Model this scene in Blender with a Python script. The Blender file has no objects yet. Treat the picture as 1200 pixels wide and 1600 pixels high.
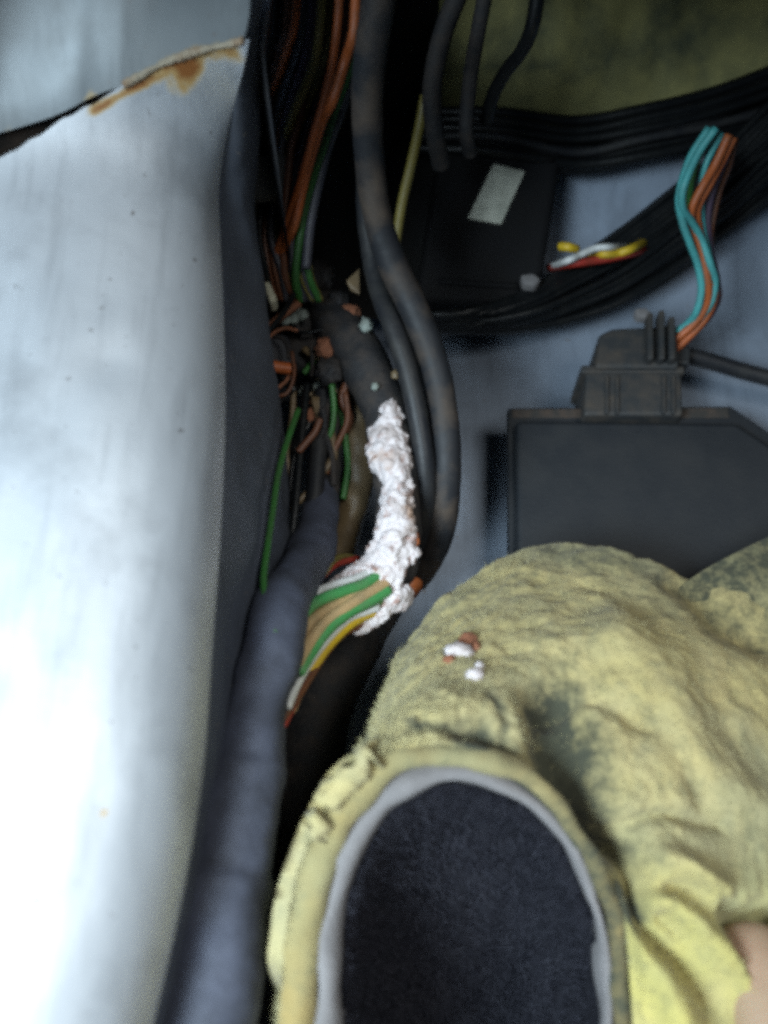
import bpy, bmesh, math, random
from mathutils import Vector, Matrix, noise
import numpy as np

random.seed(7)
sc = bpy.context.scene
COL = sc.collection
R = math.radians

# ------------------------------------------------------------------ camera
CAM = Vector((0.0, -0.14, 0.32))
PITCH = R(25)                     # from straight down, tipped towards the front of the car
VF = R(56)
FPX = 800 / math.tan(VF / 2)
cd = bpy.data.cameras.new('camera')
cam = bpy.data.objects.new('camera', cd)
COL.objects.link(cam)
cam.location = CAM
cam.rotation_euler = (PITCH, 0, 0)
cd.sensor_fit = 'VERTICAL'
cd.sensor_height = 24
cd.lens = 12 / math.tan(VF / 2)
cd.clip_start = 0.005
cd.clip_end = 50
cd.dof.use_dof = True
cd.dof.focus_distance = 0.285
cd.dof.aperture_fstop = 5.0
sc.camera = cam

# ------------------------------------------------------------------ light: daylight through the open door and the windows
w = bpy.data.worlds.new('World')
sc.world = w
w.use_nodes = True
bg = w.node_tree.nodes['Background']
bg.inputs[0].default_value = (0.45, 0.68, 1.0, 1)
bg.inputs[1].default_value = 0.04


def area(name, loc, target, size, sy, power, col, spread=180):
    d = bpy.data.lights.new(name, 'AREA')
    d.shape = 'RECTANGLE'
    d.size = size
    d.size_y = sy
    d.energy = power
    d.color = col
    d.spread = R(spread)
    o = bpy.data.objects.new(name, d)
    COL.objects.link(o)
    o.location = loc
    o.rotation_euler = (Vector(target) - Vector(loc)).to_track_quat('-Z', 'Y').to_euler()
    return o


area('door_daylight', (-0.33, -0.36, 0.54), (-0.13, -0.20, 0.10), 0.26, 0.34, 1.62, (0.74, 0.90, 1.0), 53)
area('window_daylight', (0.30, -0.19, 0.86), (0.10, -0.17, 0.03), 0.36, 0.24, 0.50, (0.96, 0.98, 0.95), 54)

sc.view_settings.view_transform = 'Standard'
sc.view_settings.look = 'None'
sc.view_settings.gamma = 1
sc.view_settings.exposure = 0.0
sc.cycles.use_denoising = False
sc.cycles.filter_width = 3.7

# ------------------------------------------------------------------ helpers
ROT = Matrix.Rotation(PITCH, 3, 'X')
ROTI = ROT.transposed()


def ray(px, py):
    return ROT @ Vector(((px - 600) / FPX, (800 - py) / FPX, -1.0))


def P(px, py, z):
    d = ray(px, py)
    return CAM + d * ((z - CAM.z) / d.z)


def pix(p):
    c = ROTI @ (Vector(p) - CAM)
    return (600 + FPX * c.x / -c.z, 800 - FPX * c.y / -c.z)


def floor_z(y):
    if y < 0.095:
        return 0.0
    if y < 0.125:
        return 0.35 * (y - 0.095) ** 2 / 0.03
    if y < 0.165:
        return 0.0105 + 0.70 * (y - 0.125)
    return 0.0385 + 1.7 * (y - 0.165)


def PF(px, py, h=0.0):
    """a point h above the floor or toe board seen at a pixel"""
    d = ray(px, py)
    t = 0.1
    while t < 2:
        p = CAM + d * t
        if p.z <= floor_z(p.y) + h:
            return p
        t += 0.0006
    return CAM + d * 0.5


def cr(pts, n):
    """Catmull-Rom through tuples of numbers, n samples"""
    a = np.array(pts, float)
    m = len(a)
    out = []
    for i in range(n):
        t = i / (n - 1) * (m - 1)
        k = min(int(t), m - 2)
        f = t - k
        p0 = a[k - 1] if k > 0 else 2 * a[0] - a[1]
        p1, p2 = a[k], a[k + 1]
        p3 = a[k + 2] if k + 2 < m else 2 * a[-1] - a[-2]
        out.append(0.5 * (2 * p1 + (p2 - p0) * f + (2 * p0 - 5 * p1 + 4 * p2 - p3) * f * f + (3 * p1 - p0 - 3 * p2 + p3) * f ** 3))
    return np.array(out)


def thing(name, label, cat, loc, group=None):
    o = bpy.data.objects.new(name, None)
    o.empty_display_size = 0.01
    COL.objects.link(o)
    o.location = loc
    o['label'] = label
    o['category'] = cat
    if group:
        o['group'] = group
    return o


def tag(o, label, cat, group=None):
    o['label'] = label
    o['category'] = cat
    if group:
        o['group'] = group
    return o


def build(name, verts, faces, mat, parent=None, smooth=True, attrs=None, label=None):
    V = np.array([tuple(v) for v in verts], float)
    c = (V.max(0) + V.min(0)) / 2
    c[2] = V[:, 2].min()
    me = bpy.data.meshes.new(name)
    me.from_pydata([tuple(v) for v in (V - c)], [], faces)
    me.update()
    if smooth:
        me.polygons.foreach_set('use_smooth', [True] * len(me.polygons))
    for k, vals in (attrs or {}).items():
        at = me.attributes.new(k, 'FLOAT', 'POINT')
        at.data.foreach_set('value', [float(x) for x in vals])
    me.materials.append(mat)
    o = bpy.data.objects.new(name, me)
    COL.objects.link(o)
    c = Vector(c)
    if parent:
        o.parent = parent
        q = parent
        base = Vector((0, 0, 0))
        while q:
            base += q.location
            q = q.parent
        o.location = c - base
    else:
        o.location = c
    if label:
        o['label'] = label
    return o


def tube_geo(pts, rad, n=60, ns=10, rough=0.0, seed=0, flat=None):
    """pts: 3-D control points; rad: number or one per control point"""
    if isinstance(rad, (int, float)):
        rad = [rad] * len(pts)
    a = cr([tuple(p) + (r,) for p, r in zip(pts, rad)], n)
    V, F = [], []
    up = Vector((0.13, 0.21, 1)).normalized()
    prev = None
    for i in range(n):
        p = Vector(a[i][:3])
        t = (Vector(a[min(i + 1, n - 1)][:3]) - Vector(a[max(i - 1, 0)][:3])).normalized()
        if prev is None:
            u = (up - t * up.dot(t)).normalized()
        else:
            u = (prev - t * prev.dot(t)).normalized()
        prev = u
        s = t.cross(u)
        r = max(a[i][3], 1e-4)
        for k in range(ns):
            an = 2 * math.pi * k / ns
            rr = r
            if rough:
                q = p + (u * math.cos(an) + s * math.sin(an)) * r
                rr = r * (1 + rough * noise.noise(q * (0.9 / r) + Vector((seed * 7.7, 0, 0))))
            V.append(p + (u * math.cos(an) + s * math.sin(an)) * rr)
    for i in range(n - 1):
        for k in range(ns):
            F.append((i * ns + k, i * ns + (k + 1) % ns, (i + 1) * ns + (k + 1) % ns, (i + 1) * ns + k))
    F.append(tuple(range(ns))[::-1])
    F.append(tuple((n - 1) * ns + k for k in range(ns)))
    return V, F


def tube(name, pts, rad, mat, parent=None, **kw):
    lab = kw.pop('label', None)
    V, F = tube_geo(pts, rad, **kw)
    return build(name, V, F, mat, parent, label=lab)


def px3(lst):
    """(px, py, z) triples -> points"""
    return [P(*t) for t in lst]


def pf3(lst):
    return [PF(*t) for t in lst]


def fbm(p, o=4, s=1.0):
    v, a = 0.0, 0.5
    q = Vector(p) * s
    for _ in range(o):
        v += a * noise.noise(q)
        q = q * 2.03 + Vector((3.1, 1.7, 5.9))
        a *= 0.5
    return v


def dseg(x, y, poly):
    """pixel distance to a polyline"""
    best = 1e9
    for (ax, ay), (bx, by) in zip(poly[:-1], poly[1:]):
        dx, dy = bx - ax, by - ay
        t = max(0, min(1, ((x - ax) * dx + (y - ay) * dy) / (dx * dx + dy * dy + 1e-9)))
        best = min(best, math.hypot(x - ax - t * dx, y - ay - t * dy))
    return best


def inside(x, y, poly):
    c = False
    j = len(poly) - 1
    for i in range(len(poly)):
        xi, yi = poly[i]
        xj, yj = poly[j]
        if (yi > y) != (yj > y) and x < (xj - xi) * (y - yi) / (yj - yi) + xi:
            c = not c
        j = i
    return c


def beveled_box(name, corners_top, z_drop, mat, parent=None, bev=0.0015, seg=3, down=Vector((0, 0, -1))):
    """prism under a quad of 3-D points, edges rounded"""
    bm = bmesh.new()
    t = [bm.verts.new(p) for p in corners_top]
    b = [bm.verts.new(Vector(p) + down * z_drop) for p in corners_top]
    n = len(t)
    bm.faces.new(t)
    bm.faces.new(b[::-1])
    for i in range(n):
        bm.faces.new((t[i], b[i], b[(i + 1) % n], t[(i + 1) % n]))
    bmesh.ops.recalc_face_normals(bm, faces=bm.faces)
    if bev:
        bmesh.ops.bevel(bm, geom=list(bm.edges), offset=bev, segments=seg, affect='EDGES', profile=0.5)
    V = [v.co.copy() for v in bm.verts]
    bm.verts.index_update()
    F = [tuple(v.index for v in f.verts) for f in bm.faces]
    bm.free()
    o = build(name, V, F, mat, parent, smooth=False)
    return o


# ------------------------------------------------------------------ materials
def nodes(name):
    m = bpy.data.materials.new(name)
    m.use_nodes = True
    nt = m.node_tree
    return m, nt, nt.nodes['Principled BSDF']


def N(nt, typ, **kw):
    n = nt.nodes.new(typ)
    for k, v in kw.items():
        if hasattr(n, k):
            setattr(n, k, v)
        else:
            n.inputs[k.replace('_', ' ')].default_value = v
    return n


def mixcol(nt, fac, a, b):
    m = nt.nodes.new('ShaderNodeMix')
    m.data_type = 'RGBA'
    for sock, v in ((m.inputs[0], fac), (m.inputs[6], a), (m.inputs[7], b)):
        if hasattr(v, 'links') or isinstance(v, bpy.types.NodeSocket):
            nt.links.new(v, sock)
        elif isinstance(v, tuple):
            sock.default_value = v if len(v) == 4 else v + (1,)
        else:
            sock.default_value = v
    return m.outputs[2]


def ramp(nt, val, a, b):
    r = nt.nodes.new('ShaderNodeMapRange')
    r.inputs[1].default_value = a
    r.inputs[2].default_value = b
    nt.links.new(val, r.inputs[0])
    return r.outputs[0]


def ntex(nt, scale, detail=5, rough=0.6, stretch=None, off=(0, 0, 0)):
    tc = N(nt, 'ShaderNodeTexCoord')
    mp = N(nt, 'ShaderNodeMapping')
    if stretch:
        mp.inputs['Scale'].default_value = stretch
    mp.inputs['Location'].default_value = off
    nt.links.new(tc.outputs['Object'], mp.inputs[0])
    t = N(nt, 'ShaderNodeTexNoise')
    t.inputs['Scale'].default_value = scale
    t.inputs['Detail'].default_value = detail
    t.inputs['Roughness'].default_value = rough
    nt.links.new(mp.outputs[0], t.inputs[0])
    return t.outputs[0]


def bump(nt, bs, val, strength, dist):
    b = N(nt, 'ShaderNodeBump')
    b.inputs['Strength'].default_value = strength
    b.inputs['Distance'].default_value = dist
    nt.links.new(val, b.inputs['Height'])
    nt.links.new(b.outputs[0], bs.inputs['Normal'])


def attr(nt, name):
    a = N(nt, 'ShaderNodeAttribute')
    a.attribute_name = name
    return a.outputs['Fac']


def grimy(name, col, grime=(0.10, 0.085, 0.06), amt=0.5, rough=0.45, scale=120, metal=0.0, bmp=0.25, spec=0.5, bscale=None):
    m, nt, bs = nodes(name)
    n1 = ntex(nt, scale)
    c = mixcol(nt, ramp(nt, n1, 0.42, 0.42 + 0.35 / max(amt, 0.05)), col, grime)
    nt.links.new(c, bs.inputs['Base Color'])
    r = N(nt, 'ShaderNodeMapRange')
    r.inputs[3].default_value = rough * 0.75
    r.inputs[4].default_value = min(1, rough * 1.6)
    nt.links.new(n1, r.inputs[0])
    nt.links.new(r.outputs[0], bs.inputs['Roughness'])
    bs.inputs['Metallic'].default_value = metal
    bs.inputs['Specular IOR Level'].default_value = spec
    bump(nt, bs, ntex(nt, bscale or scale * 4), bmp, 0.0006)
    return m


def silver_paint(name, base, dusty, dust_amt=0.4, rough=0.34, metal=0.55, stain=True):
    m, nt, bs = nodes(name)
    n1 = ntex(nt, 14, 6)
    n2 = ntex(nt, 60, 4, stretch=(3.5, 0.35, 1))
    c = mixcol(nt, ramp(nt, n1, 0.45, 0.85), base, dusty)
    sp = ntex(nt, 420, 2)
    c = mixcol(nt, ramp(nt, sp, 0.70, 0.76), c, (0.22, 0.20, 0.19))
    c = mixcol(nt, ramp(nt, n2, 0.50, 0.95), c, tuple(x * 0.55 for x in base))
    n5 = ntex(nt, 35, 5, off=(1, 4, 2))
    c = mixcol(nt, ramp(nt, n5, 0.52, 0.95), c, tuple(x * 0.55 for x in dusty))
    if stain:
        st = attr(nt, 'stain')
        nz = ntex(nt, 160, 5)
        mm = N(nt, 'ShaderNodeMath', operation='MULTIPLY_ADD')
        nt.links.new(nz, mm.inputs[0])
        mm.inputs[1].default_value = 0.9
        nt.links.new(st, mm.inputs[2])
        rust = mixcol(nt, ramp(nt, mm.outputs[0], 0.92, 1.22), (0.56, 0.40, 0.17), (0.27, 0.10, 0.025))
        f = ramp(nt, mm.outputs[0], 0.80, 1.02)
        c = mixcol(nt, f, c, rust)
        mt = N(nt, 'ShaderNodeMapRange')
        mt.inputs[3].default_value = metal
        mt.inputs[4].default_value = 0.0
        nt.links.new(f, mt.inputs[0])
        nt.links.new(mt.outputs[0], bs.inputs['Metallic'])
    else:
        bs.inputs['Metallic'].default_value = metal
    nt.links.new(c, bs.inputs['Base Color'])
    r = N(nt, 'ShaderNodeMapRange')
    r.inputs[3].default_value = rough * 0.8
    r.inputs[4].default_value = rough * 1.5
    nt.links.new(n1, r.inputs[0])
    nt.links.new(r.outputs[0], bs.inputs['Roughness'])
    bump(nt, bs, ntex(nt, 90, 4), 0.12, 0.0008)
    return m


M = {}
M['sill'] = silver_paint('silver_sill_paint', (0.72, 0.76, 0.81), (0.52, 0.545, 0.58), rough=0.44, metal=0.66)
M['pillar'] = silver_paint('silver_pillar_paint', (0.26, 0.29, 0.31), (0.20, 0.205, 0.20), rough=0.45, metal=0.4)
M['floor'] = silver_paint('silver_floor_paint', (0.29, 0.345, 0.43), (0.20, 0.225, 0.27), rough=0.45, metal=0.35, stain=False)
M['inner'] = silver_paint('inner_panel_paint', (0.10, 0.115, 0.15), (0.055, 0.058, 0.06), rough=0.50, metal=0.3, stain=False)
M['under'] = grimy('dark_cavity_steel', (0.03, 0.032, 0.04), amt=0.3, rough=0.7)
M['sealer'] = grimy('old_seam_sealer', (0.40, 0.34, 0.25), (0.24, 0.10, 0.03), amt=1.0, rough=0.7, scale=140, bmp=0.6)
M['black'] = grimy('dusty_black_rubber', (0.013, 0.014, 0.017), (0.045, 0.042, 0.036), amt=0.6, rough=0.45, scale=90, spec=0.35)
M['grimycable'] = grimy('brown_grimed_rubber', (0.014, 0.015, 0.018), (0.085, 0.062, 0.045), amt=0.9, rough=0.55, scale=75, spec=0.35)
M['blackwire'] = grimy('black_wire_insulation', (0.006, 0.007, 0.008), (0.018, 0.018, 0.016), amt=0.4, rough=0.32, scale=110, spec=0.35)
M['tape'] = grimy('black_cloth_tape', (0.014, 0.014, 0.016), (0.06, 0.045, 0.035), amt=0.8, rough=0.7, scale=160, bmp=0.6)
M['bluetape'] = grimy('blue_grey_loom_tape', (0.055, 0.062, 0.090), (0.020, 0.022, 0.030), amt=1.2, rough=0.6, scale=55, bmp=0.5, bscale=260)
M['module'] = grimy('satin_black_plastic', (0.010, 0.0125, 0.016), (0.022, 0.022, 0.022), amt=0.5, rough=0.5, scale=60, bscale=900, bmp=0.15, spec=0.4)
M['boxblack'] = grimy('matt_black_plastic', (0.006, 0.006, 0.007), (0.014, 0.012, 0.010), amt=0.4, rough=0.75, spec=0.2, scale=60, bscale=700, bmp=0.15)
M['conn'] = grimy('grey_black_plastic', (0.022, 0.024, 0.026), (0.07, 0.052, 0.036), amt=0.7, rough=0.55, scale=130)
M['ledge'] = grimy('ledge_dust_gap_shade', (0.022, 0.020, 0.018), (0.085, 0.05, 0.032), amt=0.8, rough=0.75, scale=180)
M['sticker'] = grimy('worn_paper_label', (0.50, 0.50, 0.42), (0.20, 0.21, 0.17), amt=0.9, rough=0.6, scale=140)
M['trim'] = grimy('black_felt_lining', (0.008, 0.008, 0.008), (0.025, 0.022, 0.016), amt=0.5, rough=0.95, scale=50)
for k, c, g in (('orange', (0.40, 0.095, 0.022), (0.11, 0.06, 0.03)), ('brownw', (0.13, 0.045, 0.02), (0.06, 0.04, 0.03)),
                ('olive', (0.16, 0.13, 0.03), (0.06, 0.05, 0.03)), ('greyw', (0.055, 0.055, 0.07), (0.04, 0.04, 0.035)),
                ('purple', (0.07, 0.045, 0.075), (0.04, 0.04, 0.04)), ('green', (0.06, 0.28, 0.085), (0.13, 0.2, 0.10)),
                ('dgreen', (0.030, 0.13, 0.025), (0.04, 0.06, 0.03)), ('beige', (0.47, 0.32, 0.16), (0.22, 0.2, 0.12)),
                ('white', (0.62, 0.63, 0.62), (0.34, 0.33, 0.30)), ('yellow', (0.60, 0.40, 0.02), (0.3, 0.2, 0.05)),
                ('red', (0.33, 0.03, 0.02), (0.12, 0.05, 0.03)), ('teal', (0.07, 0.36, 0.36), (0.06, 0.14, 0.14)),
                ('cream', (0.55, 0.53, 0.40), (0.3, 0.28, 0.2)), ('copper', (0.48, 0.14, 0.045), (0.22, 0.09, 0.04)),
                ('tan', (0.15, 0.105, 0.055), (0.06, 0.04, 0.03))):
    M[k] = grimy(k + '_insulation', c, g, amt=0.55, rough=0.42, scale=150)


def crust_mat():
    m, nt, bs = nodes('white_corrosion')
    n1 = ntex(nt, 330, 4)
    n2 = ntex(nt, 110, 3, off=(1.3, 0.4, 0))
    c = mixcol(nt, ramp(nt, n1, 0.53, 0.68), (0.58, 0.53, 0.535), (0.28, 0.165, 0.135))
    c = mixcol(nt, ramp(nt, n2, 0.50, 0.68), c, (0.40, 0.345, 0.33))
    n3 = ntex(nt, 60, 4, off=(4, 2, 1))
    c = mixcol(nt, ramp(nt, n3, 0.54, 0.70), c, (0.33, 0.19, 0.11))
    nt.links.new(c, bs.inputs['Base Color'])
    bs.inputs['Roughness'].default_value = 0.8
    bs.inputs['Specular IOR Level'].default_value = 0.25
    bs.inputs['Subsurface Weight'].default_value = 0.0
    bump(nt, bs, ntex(nt, 900, 3), 0.5, 0.0006)
    return m


M['crust'] = crust_mat()
M['rustlump'] = grimy('brown_rust', (0.24, 0.09, 0.045), (0.10, 0.05, 0.03), amt=0.9, rough=0.85, scale=300, bmp=0.8)
M['verdigris'] = grimy('pale_terminal_corrosion', (0.24, 0.28, 0.255), (0.07, 0.065, 0.05), amt=1.2, rough=0.7, scale=260, bmp=0.8)


def foam_mat(name, c1, c2, c3):
    m, nt, bs = nodes(name)
    n1 = ntex(nt, 30, 6)
    n2 = ntex(nt, 260, 6, 0.75)
    n3 = ntex(nt, 75, 4, stretch=(1.6, 0.6, 1), off=(2, 1, 0))
    n4 = ntex(nt, 16, 5, off=(5, 2, 0))
    c = mixcol(nt, ramp(nt, n1, 0.40, 0.62), c1, c2)
    c = mixcol(nt, ramp(nt, n3, 0.50, 0.80), c, c3)
    c = mixcol(nt, attr(nt, 'clean'), c, (0.44, 0.38, 0.125))
    c = mixcol(nt, ramp(nt, n4, 0.47, 0.80), c, (0.225, 0.23, 0.135))
    c = mixcol(nt, ramp(nt, n2, 0.50, 0.84), c, (0.15, 0.148, 0.085))
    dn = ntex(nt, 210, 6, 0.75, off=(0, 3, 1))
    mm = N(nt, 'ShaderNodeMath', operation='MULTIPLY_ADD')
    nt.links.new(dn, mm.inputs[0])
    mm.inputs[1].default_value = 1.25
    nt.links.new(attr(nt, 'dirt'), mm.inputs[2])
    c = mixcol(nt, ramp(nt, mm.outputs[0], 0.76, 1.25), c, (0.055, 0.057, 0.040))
    nt.links.new(c, bs.inputs['Base Color'])
    bs.inputs['Roughness'].default_value = 0.95
    bs.inputs['Specular IOR Level'].default_value = 0.1
    bs.inputs['Sheen Weight'].default_value = 0.1
    a = N(nt, 'ShaderNodeMath', operation='ADD')
    nt.links.new(n2, a.inputs[0])
    nt.links.new(n3, a.inputs[1])
    bump(nt, bs, n2, 0.6, 0.0010)
    return m


M['foam'] = foam_mat('yellow_felt_foam', (0.40, 0.335, 0.150), (0.325, 0.288, 0.160), (0.46, 0.380, 0.180))
M['foamcut'] = foam_mat('cut_foam_edge', (0.27, 0.20, 0.075), (0.215, 0.165, 0.075), (0.31, 0.24, 0.105))
M['backing'] = grimy('grey_carpet_backing', (0.175, 0.165, 0.165), (0.11, 0.105, 0.105), amt=0.5, rough=0.95, scale=150, spec=0.1, bmp=0.5)
M['pile'] = grimy('black_carpet_pile', (0.011, 0.011, 0.015), (0.026, 0.026, 0.032), amt=0.6, rough=0.95, scale=260, spec=0.1, bmp=0.9)
M['fibre'] = grimy('black_carpet_fibre', (0.018, 0.018, 0.025), (0.045, 0.045, 0.055), amt=0.6, rough=0.9, scale=300, spec=0.15)
M['foamfibre'] = grimy('yellow_foam_fibre', (0.36, 0.325, 0.18), (0.20, 0.19, 0.115), amt=0.7, rough=0.95, scale=300, spec=0.1)
M['insul'] = grimy('olive_insulation', (0.31, 0.285, 0.12), (0.10, 0.11, 0.07), amt=1.2, rough=0.95, scale=45, spec=0.1, bmp=0.8, bscale=150)

# ------------------------------------------------------------------ floor pan and toe board
nx, ny = 90, 130
V, F = [], []
for j in range(ny + 1):
    y = -0.30 + 0.62 * j / ny
    for i in range(nx + 1):
        x = -0.20 + 0.55 * i / nx
        z = floor_z(y) + 0.0012 * fbm((x, y, 0.3), 3, 14)
        if y > 0.165:
            z -= 0.03
        V.append((x, y, z))
for j in range(ny):
    for i in range(nx):
        a = j * (nx + 1) + i
        F.append((a, a + 1, a + nx + 2, a + nx + 1))
fl = build('floor', V, F, M['floor'])
fl['kind'] = 'structure'

# ------------------------------------------------------------------ door sill (with the pillar it runs into)
SILL_Z = 0.118
# right-hand edge of the painted sill in the picture, and the height it has there
edge = [(195, 1780, .112), (240, 1600, .113), (285, 1400, .114), (318, 1200, .115), (333, 1000, .116), (347, 800, .117), (352, 650, .118),
        (350, 500, .120), (345, 380, .1235), (342, 300, .129), (352, 225, .137), (366, 160, .146), (380, 105, .156), (388, 62, .164), (400, -20, .178), (415, -160, .200)]
lip = [(325, 1780, .045), (345, 1600, .045), (376, 1400, .045), (402, 1200, .046), (425, 1050, .047), (438, 985, .048), (448, 930, .049), (452, 870, .051),
       (450, 780, .056), (444, 680, .062), (424, 580, .074), (398, 480, .085), (394, 330, .100), (397, 200, .120), (402, 110, .142), (410, 40, .165)]
NS = 170
E3 = [Vector(e) for e in cr([tuple(P(*e)) for e in edge], NS)]
L3 = [Vector(e) for e in cr([tuple(P(*e)) for e in lip], NS)]

sill = thing('door_sill', 'silver painted door sill with rounded top rising into the pillar', 'sill', (-0.13, 0.0, 0.0))
sill_stains = [([(255, 100), (275, 94), (300, 100), (285, 120)], 34, 0.78), ([(300, 82), (360, 84)], 26, 0.62), ([(140, 176), (190, 148), (240, 122)], 11, 0.7), ([(165, 1272), (166, 1276)], 7, 0.9), ([(58, 1112), (66, 1118)], 10, 0.45),
               ([(88, 1135), (80, 1190)], 7, 0.4), ([(86, 492), (88, 505)], 7, 0.5), ([(80, 918), (86, 924)], 10, 0.4), ([(310, 75), (372, 85)], 14, 0.45)]


def stain_at(p, lst):
    x, y = pix(p)
    s = 0
    for poly, wd, a in lst:
        d = dseg(x, y, poly)
        s = max(s, a * math.exp(-(d / wd) ** 2))
    return s


NP = 70
V, F, ST = [], [], []
for i in range(NS):
    e = E3[i]
    v = i / (NS - 1)
    for k in range(NP):
        t = k / (NP - 1)
        # rounded shoulder, then a broad crowned top falling away to the outside
        if t < 0.45:
            an = t / 0.45 * math.pi / 2
            dx = -0.050 * (1 - math.cos(an))
            dz = 0.028 * math.sin(an)
        else:
            q = (t - 0.45) / 0.55
            dx = -0.050 - 0.125 * q
            dz = 0.028 + 0.002 * math.sin(q * math.pi * 0.8) - 0.050 * q * q
        p = Vector((e.x + dx, e.y + dx * 0.05, e.z + dz))
        # the top end sweeps up towards the pillar on the inner side only
        p.z += 0.0011 * fbm((p.x * 1.6, p.y * 0.8, 1.7), 4, 26)
        # step and small dents
        for cx, cy, rr, dd in ((-0.075, -0.09, .006, .0007), (-0.085, -0.055, .005, -.0006), (-0.06, -0.02, .006, .0006)):
            d2 = ((p.x - cx) ** 2 + (p.y - cy) ** 2) / rr ** 2
            p.z -= dd * math.exp(-d2)
        V.append(p)
for p in V:
    ST.append(stain_at(p, sill_stains))
for i in range(NS - 1):
    for k in range(NP - 1):
        a = i * NP + k
        F.append((a, a + 1, a + NP + 1, a + NP))
TOP = V
TOPF, TOPST = F, ST
# inner face of the sill, down to its lower lip, folded under
V, F = [], []
NQ = 22
DRIPS = []
for i in range(NS):
    e, l = E3[i], L3[i]
    fo = max(.05, min(1, (NS * .75 - i) / (NS * .2)))
    for k in range(NQ + 3):
        if k <= NQ:
            t = k / NQ
            b = math.sin(t * math.pi) * 0.005 * t - 0.0012 * (1 - t)
            p = e.lerp(l, t) + Vector((b, 0, b * 0.6))
            p.x += 0.0030 * fbm((p.x, p.y, p.z), 4, 45)
        elif k == NQ + 1:
            p = l + Vector((-0.001 * fo, 0, -0.003))
        else:
            p = l + Vector((-0.012 * fo, 0, -0.004))
        V.append(p)
K = NQ + 3
for i in range(NS - 1):
    for k in range(K - 1):
        a = i * K + k
        F.append((a, a + K, a + K + 1, a + 1))
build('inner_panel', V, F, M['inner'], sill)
# cavity wall under the lip
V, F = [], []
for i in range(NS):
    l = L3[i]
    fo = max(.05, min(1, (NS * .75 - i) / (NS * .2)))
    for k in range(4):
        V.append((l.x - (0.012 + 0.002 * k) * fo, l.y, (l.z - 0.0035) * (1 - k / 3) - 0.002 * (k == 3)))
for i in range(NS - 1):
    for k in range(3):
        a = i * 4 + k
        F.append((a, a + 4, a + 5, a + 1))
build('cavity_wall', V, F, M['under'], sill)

# pillar panel above the seam; the top panel ends there
seam = [(-180, 345), (-60, 285), (20, 245), (90, 200), (150, 165), (215, 128), (250, 108), (300, 88), (350, 74), (384, 66)]


def top_hit(px, py):
    """height of the sill top under a pixel (nearest vertex in the picture)"""
    best, bz = 1e9, None
    for p, (x, y) in zip(TOP, TOPPX):
        d = (x - px) ** 2 + (y - py) ** 2
        if d < best:
            best, bz = d, p
    return bz


TOPPX = [pix(p) for p in TOP]
S3 = [Vector(s) for s in cr([tuple(top_hit(*s)) for s in seam], 90)]
seam_px = seam + [(420, 60)]
def above(i):
    x, y = TOPPX[i]
    if x < seam_px[0][0]:
        return False
    for (ax, ay), (bx, by) in zip(seam_px[:-1], seam_px[1:]):
        if ax <= x <= bx:
            return y < ay + (by - ay) * (x - ax) / (bx - ax) - 3
    return False


V, ST = [None] * (NS * NP), [0] * (NS * NP)
for k in range(NP):
    last = NS - 1
    for i in range(NS):
        if above(i * NP + k):
            last = i
            break
    for i in range(NS):
        t = i / (NS - 1) * last
        a = min(int(t), NS - 2)
        f = t - a
        V[i * NP + k] = TOP[a * NP + k].lerp(TOP[(a + 1) * NP + k], f)
        ST[i * NP + k] = TOPST[a * NP + k] * (1 - f) + TOPST[(a + 1) * NP + k] * f
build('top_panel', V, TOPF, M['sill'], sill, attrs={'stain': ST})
V, F, ST = [], [], []
for i, s in enumerate(S3):
    u = i / 89
    for k in range(26):
        t = k / 25
        if True:
            gap = 0.020 * max(0, 1 - u / 0.50)
            p = s + Vector((0.010 * t, 0.001 + gap + 0.085 * t, 0.0004 - 0.15 * gap + 0.085 * t ** 1.3 + 0.006 * math.sin(t * 7 + u * 3) * (0.4 + 0.6 * u) * min(1, t * 3)))
            p.z += 0.003 * fbm(p, 3, 24)
        V.append(p)
        ST.append(stain_at(p, [([(240, 100), (300, 82), (380, 70)], 12, 0.5), ([(0, 200), (80, 195), (140, 160)], 34, 0.34)]))
for i in range(89):
    for k in range(25):
        a = i * 26 + k
        F.append((a, a + 26, a + 27, a + 1))
GAPTOP = [V[i * 26] for i in range(90)]
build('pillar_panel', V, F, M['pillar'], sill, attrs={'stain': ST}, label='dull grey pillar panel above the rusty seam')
V, F = [], []
for a_, b_ in zip(S3[:52], GAPTOP[:52]):
    V += [a_ + Vector((0, .001, -.003)), a_.lerp(b_, .4) + Vector((0, .006, -.030)), b_ + Vector((0, .004, -.012)), b_ + Vector((0, .001, -.0002))]
for i in range(51):
    for k in range(3):
        F.append((i * 4 + k, i * 4 + 4 + k, i * 4 + 5 + k, i * 4 + 1 + k))
build('seam_gap_shade', V, F, M['ledge'], sill, label='dirty gap below the pillar panel, coloured dark for its shade')  # dark brown liner paints the shade inside the dirty gap
# bead of sealer on the seam
pts = [S3[k] + Vector((0, 0, 0.0008)) for k in range(46, 90, 3)]
tube('seam_sealer', pts, [0.0005 + 0.0013 * abs(noise.noise(p * 60)) for p in pts], M['sealer'], sill, n=90, ns=10, rough=0.35, label='cracked beige seam sealer stained with rust')

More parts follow.
